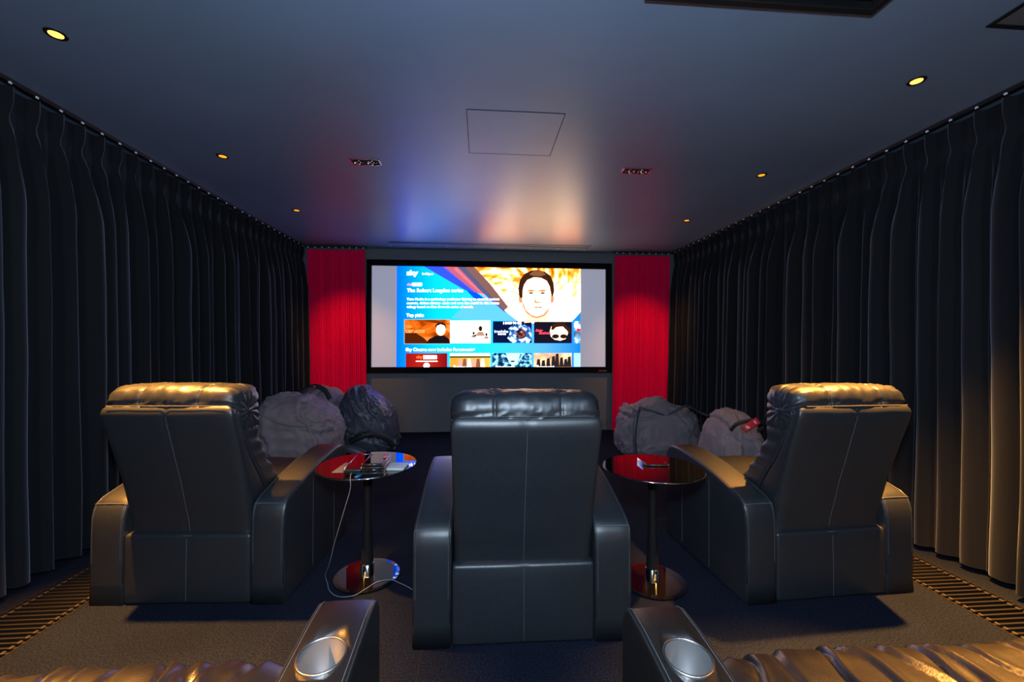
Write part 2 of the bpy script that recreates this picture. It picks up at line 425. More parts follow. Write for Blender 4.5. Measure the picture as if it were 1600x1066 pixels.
# the hero picture : diagonal shards then a bright golden swirl
def gold_mat():
    m = bpy.data.materials.new('golden_swirl'); m.use_nodes = True; nt = m.node_tree
    for n in list(nt.nodes): nt.nodes.remove(n)
    N = nt.nodes.new; Lk = nt.links.new
    e = N('ShaderNodeEmission'); o = N('ShaderNodeOutputMaterial'); e.inputs[1].default_value = 1
    tc = N('ShaderNodeTexCoord'); cx, cz = S(1040, 330)
    sub = N('ShaderNodeVectorMath'); sub.operation = 'SUBTRACT'; sub.inputs[1].default_value = (cx, 0, cz); Lk(tc.outputs['Object'], sub.inputs[0])
    ln = N('ShaderNodeVectorMath'); ln.operation = 'LENGTH'; Lk(sub.outputs[0], ln.inputs[0])
    sp = N('ShaderNodeSeparateXYZ'); Lk(sub.outputs[0], sp.inputs[0])
    at = N('ShaderNodeMath'); at.operation = 'ARCTAN2'; Lk(sp.outputs['Z'], at.inputs[0]); Lk(sp.outputs['X'], at.inputs[1])
    tw = N('ShaderNodeMath'); tw.operation = 'MULTIPLY_ADD'; Lk(ln.outputs['Value'], tw.inputs[0]); tw.inputs[1].default_value = -1.1; Lk(at.outputs[0], tw.inputs[2])
    cb = N('ShaderNodeCombineXYZ'); Lk(tw.outputs[0], cb.inputs[0]); 
    l2 = N('ShaderNodeMath'); l2.operation = 'MULTIPLY'; Lk(ln.outputs['Value'], l2.inputs[0]); l2.inputs[1].default_value = .9; Lk(l2.outputs[0], cb.inputs[1])
    nn = N('ShaderNodeTexNoise'); nn.inputs['Scale'].default_value = 7; nn.inputs['Detail'].default_value = 5; Lk(cb.outputs[0], nn.inputs['Vector'])
    # height above centre makes it darker gold
    a = N('ShaderNodeMath'); a.operation = 'MULTIPLY_ADD'; Lk(sp.outputs['Z'], a.inputs[0]); a.inputs[1].default_value = -.62; a.inputs[2].default_value = .52
    b = N('ShaderNodeMath'); b.operation = 'MULTIPLY_ADD'; Lk(nn.outputs['Fac'], b.inputs[0]); b.inputs[1].default_value = 1.6; b.inputs[2].default_value = -.62
    c = N('ShaderNodeMath'); c.operation = 'ADD'; Lk(a.outputs[0], c.inputs[0]); Lk(b.outputs[0], c.inputs[1])
    r = N('ShaderNodeValToRGB'); st = [(.0, (150, 75, 10)), (.18, (236, 140, 10)), (.34, (252, 200, 80)), (.46, (253, 232, 175)), (.60, (252, 248, 240))]
    while len(r.color_ramp.elements) < len(st): r.color_ramp.elements.new(.5)
    for el, (p, cc) in zip(r.color_ramp.elements, st): el.position = p; el.color = hot(cc)
    Lk(c.outputs[0], r.inputs['Fac']); Lk(r.outputs[0], e.inputs[0]); Lk(e.outputs[0], o.inputs[0]); return m
flat('golden_artwork', [(655, 101), (1350, 100), (1350, 382), (1295, 440), (985, 452), (880, 372)], 2, gold_mat(), bg)
for nm, pts, col in (('purple_shard', [(395, 100), (520, 102), (700, 262), (640, 245)], (60, 95, 225)),
                     ('pink_shard', [(505, 102), (600, 104), (760, 270), (700, 262)], (200, 110, 130)),
                     ('blue_shard', [(560, 150), (620, 190), (760, 300), (700, 300)], (0, 95, 225)),
                     ('dark_shard', [(590, 104), (640, 105), (905, 395), (870, 372), (720, 235)], (100, 100, 140)),
                     ('pale_shard', [(575, 118), (590, 104), (800, 320), (770, 300)], (222, 170, 190)),
                     ('orange_shard', [(640, 105), (700, 106), (800, 215), (905, 350), (880, 372)], (150, 105, 100))):
    flat(nm, pts, 3, emit(nm, col), bg)
flat('dark_line', [(795, 188), (1350, 200), (1350, 203), (795, 191)], 3, emit('line_brown', (90, 40, 15)), bg)
flat('dark_line', [(1200, 303), (1350, 308), (1350, 310), (1200, 305)], 3, emit('line_gold', (150, 90, 30)), bg)
# portrait of a man
SK = emit('portrait_skin', (250, 240, 226)); SKS = emit('portrait_skin_shade', (205, 150, 110), 1.3); HR = emit('portrait_hair', (62, 32, 22), 1.2); DK = emit('portrait_dark', (50, 28, 22), 1)
pt = flat('portrait', [(985, 235), (990, 190), (1015, 160), (1060, 148), (1105, 150), (1140, 168), (1160, 205), (1166, 250), (1164, 320), (1152, 372), (1120, 408), (1080, 418), (1040, 408), (1005, 375), (990, 320)], 6, SK, scr)
flat('neck', [(1010, 365), (1148, 365), (1150, 410), (1130, 436), (1000, 448), (1018, 420)], 5, emit('neck_skin', (238, 215, 200)), pt)
for ex in (980, 1172): flat('ear', ell(ex, 300, 13, 26), 5, SKS, pt)
flat('hair', [(970, 285), (964, 235), (975, 185), (1000, 148), (1045, 126), (1085, 122), (1130, 134), (1165, 160), (1183, 205), (1187, 255), (1176, 288), (1166, 270), (1158, 225), (1140, 190), (1105, 172), (1060, 168), (1020, 185), (1000, 215), (993, 245), (992, 290), (985, 298)], 7, HR, pt)
flat('forelock', [(1030, 150), (1060, 128), (1110, 128), (1135, 152), (1100, 162), (1060, 160)], 8, emit('hair_glow', (150, 98, 60)), pt)
for ex, q in ((1043, 1), (1115, -1)):
    flat('eyebrow', [(ex - 26, 252 + 2 * q), (ex - 8, 243), (ex + 10, 243), (ex + 26, 252 - 2 * q), (ex + 22, 256), (ex - 22, 257)], 8, SKS, pt)
    flat('eye', ell(ex, 265, 15, 5, 16), 8, DK, pt)
    flat('eyelid', [(ex - 20, 262), (ex, 256), (ex + 20, 262), (ex, 259)], 9, SKS, pt)
flat('nose', [(1072, 262), (1066, 310), (1060, 322), (1080, 328), (1104, 322), (1095, 316), (1078, 318), (1072, 308)], 8, SKS, pt)
flat('mouth', [(1050, 360), (1070, 349), (1088, 351), (1104, 348), (1124, 358), (1104, 355), (1086, 358), (1068, 355)], 8, emit('lips', (150, 75, 55)), pt)
flat('jaw_shade', [(985, 300), (992, 345), (1010, 382), (1045, 410), (1080, 420), (1125, 406), (1152, 374), (1164, 320), (1150, 360), (1118, 396), (1080, 408), (1045, 398), (1012, 368), (998, 330)], 7, SKS, pt)
# writing
def text(name, s, x0, x1, ytop, ybot, layer, m, parent, bold=.0, shear=0):
    cu = bpy.data.curves.new(name, 'FONT'); cu.body = s; cu.size = 1; cu.offset = bold; cu.shear = shear; cu.resolution_u = 3
    tmp = bpy.data.objects.new(name, cu); COL.objects.link(tmp); bpy.context.view_layer.update()
    me = bpy.data.meshes.new_from_object(tmp.evaluated_get(bpy.context.evaluated_depsgraph_get())); bpy.data.objects.remove(tmp)
    xs = [v.co.x for v in me.vertices]; ys = [v.co.y for v in me.vertices]
    mx, Mx, my, My = min(xs), max(xs), min(ys), max(ys)
    for v in me.vertices:
        cx = x0 + (v.co.x - mx) / (Mx - mx) * (x1 - x0); cy = ybot + (v.co.y - my) / (My - my) * (ytop - ybot)
        x, z = S(cx, cy); v.co = Vector((x, .004 - .0012 * layer, z))
    me.materials.clear(); return link(name, me, m, parent)
text('menu_text', 'sky', 295, 363, 124, 165, 6, WHITE, bg, .03)
text('menu_text', '6.46pm', 385, 452, 139, 157, 6, WHITE, bg, .01)
text('menu_text', 'sky', 298, 326, 204, 222, 6, emit('pink_text', (235, 170, 225)), bg, .03)
flat('menu_badge', rect(328, 202, 386, 221), 5, WHITE, bg)
text('menu_text', 'The Robert Langdon series', 298, 631, 237, 266, 6, WHITE, bg, .012)
text('menu_text', 'Tom Hanks is a symbology professor fighting to unearth ancient', 297, 850, 294, 313, 6, WHITE, bg, .006)
text('menu_text', 'secrets, defeat sinister sects and save the world in this twisty', 297, 850, 318, 337, 6, WHITE, bg, .006)
text('menu_text', "trilogy based on Dan Brown's series of novels.", 297, 693, 341, 360, 6, WHITE, bg, .006)
text('menu_text', 'Top picks', 295, 397, 390, 415, 6, WHITE, bg, .02)
text('menu_text', 'Sky Cinema now includes Paramount+', 292, 703, 600, 625, 6, WHITE, bg, .012)
# thumbnails
def thumb(r, m, layer=3): return flat('thumbnail', rect(*r), layer, m, scr)
flat('selection_border', rect(281, 425, 555, 576), 2, emit('border_pale', (200, 190, 160)), bg)
a = thumb((285, 428, 552, 573), ramp_emit('thumb_gold', [(.30, (90, 20, 5)), (.45, (190, 80, 5)), (.55, (220, 130, 30)), (.68, (230, 190, 110))], 'noise', 3.2, dist=.6, stretch=(1, 1, 2.5)))
flat('street', [(285, 500), (330, 495), (400, 540), (430, 573), (285, 573)], 4, emit('street_brown', (90, 35, 10), 1), a)
flat('jacket', [(410, 573), (430, 545), (470, 525), (520, 525), (548, 545), (552, 573)], 5, emit('jacket_dark', (28, 22, 24), 1), a)
flat('head', ell(498, 488, 28, 36), 6, SK, a); flat('hair', [(468, 490), (466, 460), (485, 445), (510, 443), (528, 458), (530, 488), (522, 466), (498, 456), (476, 466)], 7, HR, a)
text('thumbnail_text', 'ROBERT LANGDON', 290, 402, 488, 508, 6, emit('gold_text', (250, 205, 120)), a, .02)
a = thumb((556, 433, 796, 570), emit('thumb_white', (248, 240, 234)))
for cx, cy, k in ((695, 510, .6), (736, 482, 1), (772, 518, .6)):
    flat('figure_head', ell(cx, cy, 12 * k, 17 * k, 14), 4, DK, a); flat('figure_body', [(cx - 30 * k, cy + 45 * k), (cx - 14 * k, cy + 18 * k), (cx + 14 * k, cy + 18 * k), (cx + 30 * k, cy + 45 * k)], 4, emit('figure_tan', (190, 160, 140)), a)
flat('speckle', [(690, 528), (712, 512), (708, 530)], 5, DK, a)
a = thumb((811, 437, 1048, 570), emit('thumb_navy', (10, 22, 62), 1.2))
flat('ice_burst', [(905, 480), (930, 462), (980, 455), (1030, 465), (1046, 500), (1046, 545), (1030, 569), (930, 569), (900, 540), (915, 510)], 4, ramp_emit('ice_noise', [(.38, (20, 60, 130)), (.5, (90, 150, 210)), (.6, (235, 245, 255))], 'noise', 14), a)
flat('burst_core', ell(982, 515, 33, 32, 18), 5, ramp_emit('core_noise', [(.42, (35, 22, 30)), (.58, (160, 90, 90)), (.7, (230, 225, 230))], 'noise', 16), a)
text('thumbnail_text', '3 DAYS TO GO', 873, 985, 441, 456, 6, WHITE, a, .03)
text('thumbnail_text', 'inside', 820, 905, 490, 508, 6, emit('soft_white', (215, 220, 235)), a, .03)
text('thumbnail_text', '8.00 PM', 842, 890, 511, 521, 6, WHITE, a, .01)
a = thumb((1062, 440, 1296, 572), emit('thumb_black', (24, 22, 38), 1.1))
flat('face', [(1160, 500), (1168, 470), (1195, 458), (1235, 458), (1262, 478), (1272, 510), (1258, 545), (1225, 556), (1190, 550), (1166, 530)], 4, SK, a)
flat('hair', [(1166, 490), (1172, 462), (1200, 446), (1250, 450), (1285, 485), (1290, 520), (1270, 500), (1240, 470), (1200, 474), (1180, 492)], 5, HR, a)
for cx in (1195, 1245): flat('sunglass_lens', ell(cx, 530, 23, 14, 16), 6, DK, a)
text('thumbnail_text', 'Risky', 1070, 1118, 486, 506, 6, emit('pink_script', (235, 110, 140)), a, .01, .4)
text('thumbnail_text', 'Business', 1092, 1168, 500, 517, 6, emit('pink_script2', (235, 110, 140)), a, .01, .4)
a = thumb((1310, 437, 1350, 572), ramp_emit('thumb_teal', [(.4, (40, 90, 120)), (.5, (140, 190, 210)), (.6, (230, 235, 240))], 'noise', 6))
flat('pink_mark', rect(1326, 482, 1350, 500), 4, emit('pink_mark', (215, 60, 90)), a)
a = thumb((292, 632, 538, 735), ramp_emit('thumb_red', [(0, (170, 20, 20)), (.5, (195, 45, 32)), (1, (150, 10, 20))]))
text('thumbnail_text', 'sky', 355, 392, 646, 668, 6, emit('orange_text', (255, 150, 60)), a, .03)
flat('badge', rect(396, 645, 476, 667), 4, WHITE, a); text('thumbnail_text', 'cinema', 402, 470, 649, 664, 6, emit('red_text', (190, 30, 30)), a, .02)
flat('caption_line', rect(352, 679, 480, 683), 4, WHITE, a); flat('round_emblem', ell(415, 708, 18, 17), 4, WHITE, a)
a = thumb((553, 632, 796, 735), ramp_emit('thumb_field', [(0, (225, 180, 60)), (1, (240, 200, 90))]))
flat('sky_strip', rect(553, 632, 796, 652), 4, emit('haze', (225, 225, 215)), a); flat('tree_line', rect(553, 650, 796, 660), 5, emit('trees', (70, 80, 40), 1), a)
for i in range(6): flat('figure_body', [(600 + i * 27, 716), (606 + i * 27, 668), (622 + i * 27, 664), (630 + i * 27, 716)], 6, emit('mottle', ((215, 170, 150), (140, 90, 70), (235, 225, 215))[i % 3], 1.3), a)
a = thumb((808, 632, 1048, 735), ramp_emit('thumb_ice', [(.40, (12, 35, 70)), (.5, (50, 110, 150)), (.62, (200, 230, 240))], 'noise', 16))
flat('face', [(890, 632), (900, 665), (915, 695), (935, 712), (955, 695), (972, 660), (978, 632)], 4, emit('pale_face', (205, 225, 235)), a)
flat('mouth', ell(932, 682, 14, 5, 12), 5, DK, a)
a = thumb((1061, 632, 1296, 735), ramp_emit('thumb_haze', [(.35, (95, 85, 80)), (.6, (230, 215, 195))], 'noise', 3))
for cx, hgt in ((1090, 45), (1120, 38), (1150, 50), (1182, 62), (1205, 78), (1232, 55), (1258, 46), (1280, 60)): flat('figure_body', [(cx - 14, 716), (cx - 8, 716 - hgt), (cx + 8, 716 - hgt - 4), (cx + 14, 716)], 5, emit('silhouette', (48, 40, 42), 1), a)
a = thumb((1309, 632, 1350, 735), emit('thumb_pale', (190, 215, 225)))
for x0 in (572, 826, 1076): text('thumbnail_text', 'Paramount+', x0, x0 + 112, 706, 730, 8, WHITE, bg, .01, .3)

# ------------------------------------------------------------------ ceiling fittings
def disc_prof(r0, r1, z0, z1): return [(r0, z0), (r1, z0), (r1, z1), (r0, z1)]
LENS = emit('amber_lamp_lens', (255, 150, 40), 9, True); LENS_DIM = emit('amber_lamp_lens_dim', (255, 150, 35), 1.3, True)
def downlight(x, y, label, power, lens, tilt=0, fwd=0, ang=100):
    t = thing('downlight', label, 'downlight', (x, y, 2.6), 0, None)
    b = MB(); b.lathe([(.023, 0), (.027, -.004), (.038, -.004), (.040, 0)], seg=32, cap=False); b.build('trim_ring', M['black_satin'], t, True)
    b = MB(); b.lathe([(.0005, -.0035), (.0245, -.0035), (.0245, -.001)], seg=24, cap=False); b.build('lens', lens, t)
    l = add_light('lamp', 'SPOT', (0, 0, -.012), power, (1.0, .41, .07), spot_size=math.radians(ang), spot_blend=.9, shadow_soft_size=.03)
    l.parent = t; l.rotation_euler = (fwd, tilt, 0)
YL = (1.945, 3.12, 4.32)
where = ('nearest of the three', 'middle one of the three', 'farthest of the three')
for i, y in enumerate(YL):
    downlight(-1.865, y, 'small amber downlight left on the ceiling, %s' % where[i], LAMP_W * (2.6, .05, .16)[i], (LENS, LENS_DIM, LENS_DIM)[i], tilt=math.radians((-12, -12, -4)[i]), fwd=math.radians((-6, 0, 46)[i]), ang=(52, 66, 50)[i])
    downlight(2.22, y, 'small amber downlight right on the ceiling, %s' % where[i], LAMP_W * (3.2, .06, .16)[i], (LENS, LENS_DIM, LENS_DIM)[i], tilt=math.radians((8, 8, -2)[i]), fwd=math.radians((-6, 0, 46)[i]), ang=(58, 66, 50)[i])
# the same two rows carry on over the sofas behind the view
downlight(-1.865, .76, 'amber downlight on the ceiling over the left corner sofa', LAMP_W * 3.2, LENS, tilt=math.radians(-19), ang=46)
downlight(2.22, .76, 'amber downlight on the ceiling over the right corner sofa', LAMP_W * 4.2, LENS, tilt=math.radians(21), ang=44)

def twin(x, y, label):
    t = thing('twin_spotlight', label, 'spotlight', (x, y, 2.6))
    f = MB(); hx, hy = .108, .052
    f.box(-hx, hx, -hy, -hy + .008, -.004, .0); f.box(-hx, hx, hy - .008, hy, -.004, 0); f.box(-hx, -hx + .008, -hy, hy, -.004, 0); f.box(hx - .008, hx, -hy, hy, -.004, 0)
    f.build('frame', M['edge_silver'], t)
    MB().box(-hx + .008, hx - .008, -hy + .008, hy - .008, -.002, 0).build('recess', M['gap'], t)
    for sx in (-1, 1):
        b = MB(); b.lathe([(.036, -.003), (.033, -.012), (.028, -.004), (.015, -.003), (.006, -.010), (.0005, -.012)], (sx * .048, 0, 0), 20, False)
        b.build('reflector', M['reflector'], t, False)
    return t
twin(-.86, 3.135, 'black square twin spotlight, switched off, in the ceiling left of the access hatch')
twin(1.20, 3.125, 'black square twin spotlight, switched off, in the ceiling right of the access hatch')
for x, lb in ((-.86, 'left'), (1.20, 'right')):  # added fill lamps out of view, so the far room falls off less
    fill_twin = twin(x, -1.3, 'added cool white fill lamp in a twin spotlight fitting, unseen at the back of the room on the %s' % lb)
    l = add_light('lamp', 'SPOT', (0, 0, -.02), REAR_FILL_W, (.66, .82, 1.0), spot_size=math.radians(160), spot_blend=.6, shadow_soft_size=.05)
    l.parent = fill_twin; l.rotation_euler = (math.radians(38), 0, 0)
t = thing('access_hatch', 'flush square ceiling access hatch with a thin dark gap around it', 'hatch', (.20, 2.655, 2.6))
f = MB(); g = .29; gy = .272
for a_, b_, c_, d_ in ((-g, g, -gy, -gy + .004), (-g, g, gy - .004, gy), (-g, -g + .004, -gy, gy), (g - .004, g, -gy, gy)): f.box(a_, b_, c_, d_, -.0015, 0)
f.build('shadow_gap', M['gap'], t)
MB().box(-g + .005, g - .005, -gy + .005, gy - .005, -.001, 0).build('panel', M['ceiling'], t)
t = thing('ceiling_slot', 'long thin dark slot in the ceiling in front of the screen', 'slot', (.13, 5.60, 2.6))
f = MB(); V, Fc = [], []
f.add([(-1.35, -.07, -.002), (1.36, -.07, -.002), (1.37, -.04, -.002), (-1.35, -.045, -.002)], [[0, 1, 2, 3]])
f.add([(-1.35, -.025, -.002), (1.36, .045, -.002), (1.36, .078, -.002), (-1.35, -.002, -.002)], [[0, 1, 2, 3]])
f.box(-1.36, 1.37, -.062, -.058, -.003, 0); f.build('slot_gap', M['gap'], t)
# black framed box at the top edge and grey grille frame at the top right corner
def ceil_frame(name, label, cat, x0, x1, y0, y1, depth, pane, rim):
    t = thing(name, label, cat, ((x0 + x1) / 2, (y0 + y1) / 2, 2.6)); hx, hy = (x1 - x0) / 2, (y1 - y0) / 2
    f = MB(); 
    f.box(-hx, hx, -hy, -hy + rim, -depth, 0, .004); f.box(-hx, hx, hy - rim, hy, -depth, 0, .004); f.box(-hx, -hx + rim, -hy + rim, hy - rim, -depth, 0, .004); f.box(hx - rim, hx, -hy + rim, hy - rim, -depth, 0, .004)
    f.build('frame', M['black_satin'], t)
    MB().box(-hx + rim, hx - rim, -hy + rim, hy - rim, -.004, -.001).build('panel', pane, t)
ceil_frame('projector_housing', 'black framed ceiling recess box cut by the top edge of the picture', 'ceiling box', .62, 1.56, .75, 1.535, .035, M['black_gloss'], .03)
ceil_frame('air_grille', 'dark framed ceiling air grille with grey mesh at the top right corner', 'ceiling grille', 2.13, 2.62, 1.10, 1.59, .006, M['pane'], .022)

# ------------------------------------------------------------------ recliners
def arm_profile(L=.785, zb=.0, z0=.475, z1=.60, R=.11):
    P = [(0.0, zb), (0.0, zb + .1), (0.0, .2), (.0, .30), (.001, .37), (.004, .41), (.011, .445), (.024, z0), (.06, z0 + .022)]
    for i in range(1, 9):
        t = i / 8; P.append((.06 + t * (L - R - .06 - .06), z0 + .022 + (z1 - z0 - .022) * (t + .18 * math.sin(math.pi * t))))
    cx, cz = L - R, z1 - R
    for i in range(1, 9):
        a = math.radians(90 - i * 11.25); P.append((cx + R * math.cos(a), cz + R * math.sin(a) + .0))
    P += [(L, .35), (L, .15), (L - .01, zb)]
    return P
def prof_normals(P):
    n = len(P); out = []
    for i in range(n):
        a = Vector(P[i - 1]); b = Vector(P[(i + 1) % n]); d = (b - a).normalized(); out.append(Vector((-d.y, d.x)))
    return out
def arm_mesh(wd, r=.014, **k):
    P = arm_profile(**k); Nn = prof_normals(P); n = len(P)
    lv = [(-wd, r), (-wd + .1 * r, .55 * r), (-wd + .35 * r, .2 * r), (-wd + r, 0)]
    lv = lv + [(-wd * .4, -.002), (wd * .4, -.002)] + [(-a, b) for a, b in lv[::-1]]
    b = MB(); V = []
    for x, ins in lv:
        for p, nn in zip(P, Nn): V.append(Vector((x, p[0] - nn.x * ins, max(0, p[1] - nn.y * ins))))
    Fc = []
    for l in range(len(lv) - 1):
        for i in range(n): Fc.append([l * n + i, l * n + (i + 1) % n, (l + 1) * n + (i + 1) % n, (l + 1) * n + i])
    Fc.append(list(range(n))[::-1]); Fc.append([(len(lv) - 1) * n + i for i in range(n)])
    b.add(V, Fc); return b, P, Nn
def build_arm(parent, xc, wd, m, cup=None, **k):
    b, P, Nn = arm_mesh(wd, **k)
    a = b.build('arm', m, parent, True); a.location = (xc, 0, 0)
    for sx in (-1, 1):
        pts = [(sx * (wd - .005), p[0] - nn.x * .0045, p[1] - nn.y * .0045) for p, nn in zip(P, Nn)][1:-2]
        pts = [(x, y + 0, z) for x, y, z in pts]
        pb = MB(); pb.tube(pts, .0026, 6); pp = pb.build('piping', M['leather'], a, True)
        pts2 = [(sx * (wd - .012), p[0] + nn.x * .0006, p[1] + nn.y * .0006) for p, nn in zip(P, Nn)][2:-3]
        pb = MB(); pb.tube(pts2, .0008, 4); pb.build('stitching', M['stitch'], a)
    pb = MB(); pb.tube([(-wd + .004, .0225, .470), (-wd + .012, .021, .4735), (0, .0195, .4755), (wd - .012, .021, .4735), (wd - .004, .0225, .470)], .0017, 5)
    pb.build('seam', M['stitch'], a)
    for yy in (.30, .58):
        for sx in (-1, 1):
            pb = MB(); pb.tube([(sx * (wd + .0003), yy, .03), (sx * (wd + .0003), yy, .50)], .0009, 4); pb.build('seam', M['stitch'], a)
    if cup:
        yc, zc, R, tilt = cup
        # cut the well
        cb = MB(); cb.lathe([(R, -.09), (R, .09)], seg=40); cut = cb.build('cutter', None); 
        cut.matrix_world = Matrix.Translation((xc, yc, zc)) @ Matrix.Rotation(tilt, 4, 'X')
        mod = a.modifiers.new('hole', 'BOOLEAN'); mod.object = cut; mod.solver = 'EXACT'; mod.operation = 'DIFFERENCE'
        a_parent = a.parent; a.parent = None; bpy.context.view_layer.update()
        me = bpy.data.meshes.new_from_object(a.evaluated_get(bpy.context.evaluated_depsgraph_get()))
        a.modifiers.clear(); a.data = me; a.parent = a_parent; bpy.data.objects.remove(cut)
        rot = Matrix.Rotation(tilt, 4, 'X')
        c = MB(); c.lathe([(R * .78, -.080), (R * .82, -.082), (R * .985, .000), (R * .95, .001), (R * .78, -.075), (.0005, -.076)], seg=40, cap=False)
        w_ = c.build('cup_holder', M['cup'], a, True)
        w_.location = (0, yc, zc); w_.rotation_euler = (tilt, 0, 0)
        c = MB(); c.lathe([(R * .95, -.002), (R * .96, .003), (R * 1.02, .0045), (R * 1.07, .003), (R * 1.09, -.001)], seg=48, cap=False)
        q = c.build('cup_rim', M['steel'], a, True); q.location = (0, yc, zc); q.rotation_euler = (tilt, 0, 0)
    return a
REAR = [(.28, .028), (.40, .012), (.60, -.035), (.80, -.096), (.88, -.125), (.925, -.138), (.95, -.138), (.97, -.120)]
THK = [(.30, .20), (.45, .18), (.55, .145), (.70, .085), (.85, .056), (.97, .055)]
def shell_fn(v):
    z = v.z; t = (v.y + .1) / .2
    y = sm_tab(REAR, z) + t * sm_tab(THK, z)
    # slight pillow bulge of the rear skin and a sunk centre seam
    u = v.x / .295
    y -= (1 - t) * (.010 * (1 - u * u) * math.sin(math.pi * min(1, max(0, (z - .28) / .69))) - .004 * math.exp(-(v.x / .006) ** 2))
    y += (1 - t) * .0015 * nz(v.x * 9, z * 7, 1.3)
    return Vector((v.x * (1 + .0 * t), y, z))
FRONT = [(.36, .36), (.45, .31), (.53, .275), (.66, .165), (.74, .115), (.80, .095), (.90, .09), (1.0, .07)]
def cushion_fn(v):
    z = v.z; t = (v.y + .1) / .2
    back = sm_tab(REAR, z) + sm_tab(THK, z) - .01
    fy = sm_tab(FRONT, z)
    y = back + t * (fy - back)
    k = abs(v.x) / .29; edge = max(0, k - .72) / .28
    # gathered wrinkles along the sides
    x = v.x * (1 + .014 * math.sin(z * 95 + 3 * nz(0, z * 5, v.x * 2)) * edge * t)
    y += edge * (.006 + .008 * nz(2, z * 7, 4)) * math.sin(z * 88 + 9 * nz(1, z * 4, 2)) * t
    y += .006 * nz(v.x * 6, z * 8, 5) * t
    for xs in (-.12, .12): y -= t * .012 * math.exp(-((v.x - xs) / .010) ** 2)
    return Vector((x, y, z))
def head_fn(v):
    k = abs(v.x) / .30; e = max(0, k - .62) / .38
    x, y, z = v
    puff = 1 - .10 * e * e
    cy, cz = -.02, .93
    y = cy + (y - cy) * puff; z = cz + (z - cz) * (1 - .10 * e ** 2)
    ang = math.atan2(z - cz, y - cy)
    # radiating gathers towards the outer corners + two upholstery seams
    g = .007 * e * math.sin(ang * 17 + 2 * nz(y * 9, z * 9, 3)) + .0045 * e * math.sin(ang * 29 + 1.3)
    d = Vector((0, y - cy, z - cz)).normalized()
    s = 0
    for xs in (-.125, .135): s -= .0055 * math.exp(-((v.x - xs) / .005) ** 2) - .003 * math.exp(-((v.x - xs) / .03) ** 2) * math.sin(ang * 23)
    s += .004 * (1 - e) * nz(v.x * 11, ang * 1.5, 7) + g + .003 * math.cos(v.x / .30 * math.pi * 1.5) 
    # follow the backrest slant: lower half slides forward
    s += .0016 * (1 - abs(nz(v.x * 16 + ang, ang * 3.5, 11)) * 3) + .0012 * (1 - abs(nz(v.x * 30, ang * 7, 17)) * 3)
    return Vector((x * (1 + .012 * math.sin(ang * 13) * e), y + d.y * s + max(0, .93 - z) * .18, z + d.z * s))
def pleat_fn(width, seed, amt=.012):
    rnd = random.Random(seed); cr = []
    x = -width / 2
    while x < width / 2:
        cr.append((x, rnd.uniform(-.35, .35), rnd.uniform(.35, 1.3), rnd.uniform(.005, .011))); x += rnd.uniform(.05, .13)
    def f(v, y_ref, top):
        s = 0
        for xs, sl, am, wd in cr:
            d = v.x - xs - sl * (y_ref - v.y) - .012 * math.sin(v.y * 25 + xs * 30)
            s -= am * amt * math.exp(-(d / wd) ** 2) - .55 * am * amt * math.exp(-((d - wd * 1.8) / (wd * 1.3)) ** 2)
        return s
    return f
def build_recliner(label, loc, rz):
    t = thing('recliner', label, 'recliner', loc, rz, 'black leather recliners seen from behind')
    L = M['leather']
    build_arm(t, -.378, .079, L); build_arm(t, .378, .079, L)
    b = MB(); b.box(-.297, .297, .0, .06, .004, .335, .016, (16, 1, 6), lambda v: Vector((v.x, v.y - (.008 * (1 - (v.x / .3) ** 2) * math.sin(math.pi * min(1, max(0, v.z / .335))) - .004 * math.exp(-(v.x / .008) ** 2)) * (1 if v.y < .03 else 0), v.z)))
    rp = b.build('rear_panel', L, t, True)
    b = MB(); b.tube([(-.285, .0045, .327), (.285, .0045, .327)], .0013, 5); b.tube([(0, -.0045, .02), (0, -.005, .16), (0, -.001, .315)], .0009, 4); b.build('stitching', M['stitch'], rp)
    b = MB(); b.box(-.297, .297, .05, .73, .012, .30, .01); b.build('base', L, t, True)
    b = MB(); b.box(-.292, .292, -.1, .1, .285, .968, .042, (24, 3, 40), shell_fn); sh = b.build('backrest', L, t, True)
    b = MB(); zs = [.345 + i * (.952 - .345) / 16 for i in range(17)]
    b.tube([(0, shell_fn(Vector((0, -.1, z))).y - .0002, z) for z in zs], .0009, 4)
    b.tube([(x, sm_tab(REAR, .955) - .004, .9655) for x in (-.26, -.1, .1, .26)], .0011, 4); b.build('stitching', M['stitch'], sh)
    for sx in (-1, 1):
        b = MB(); b.tube([(sx * .291, sm_tab(REAR, z) + sm_tab(THK, z) - .006, z) for z in zs], .0035, 6); b.build('piping', L, sh, True)
    b = MB(); b.box(-.290, .290, -.1, .1, .37, .90, .035, (50, 6, 70), cushion_fn); b.build('back_cushion', L, t, True)
    b = MB(); b.box(-.298, .298, -.125, .105, .80, 1.052, .062, (90, 16, 20), head_fn); b.build('headrest', L, t, True)
    pf = pleat_fn(.6, 4, .006)
    b = MB(); b.box(-.296, .296, .22, .80, .29, .48, .05, (30, 16, 3), lambda v: Vector((v.x, v.y, v.z + (.02 * (1 - (v.x / .3) ** 2) + pf(v, .8, 1)) * (1 if v.z > .4 else 0)))); b.build('seat_cushion', L, t, True)
    b = MB(); b.box(-.296, .296, .73, .80, .02, .40, .025, (6, 1, 6)); b.build('footrest', L, t, True)
    return t
r1 = build_recliner('black leather recliner seen from behind, left one, its headrest lit gold', (-1.392, 2.085, 0), math.radians(-3.3))
r2 = copy_tree(r1); r2['label'] = 'black leather recliner seen from behind in the middle, between the two round tables'; r2.location = (.180, 1.712, 0); r2.rotation_euler = (0, 0, math.radians(-.6))
r3 = copy_tree(r1); r3['label'] = 'black leather recliner seen from behind, right one, beside the warm-lit curtain'; r3.location = (1.722, 1.915, 0); r3.rotation_euler = (0, 0, math.radians(2.8))

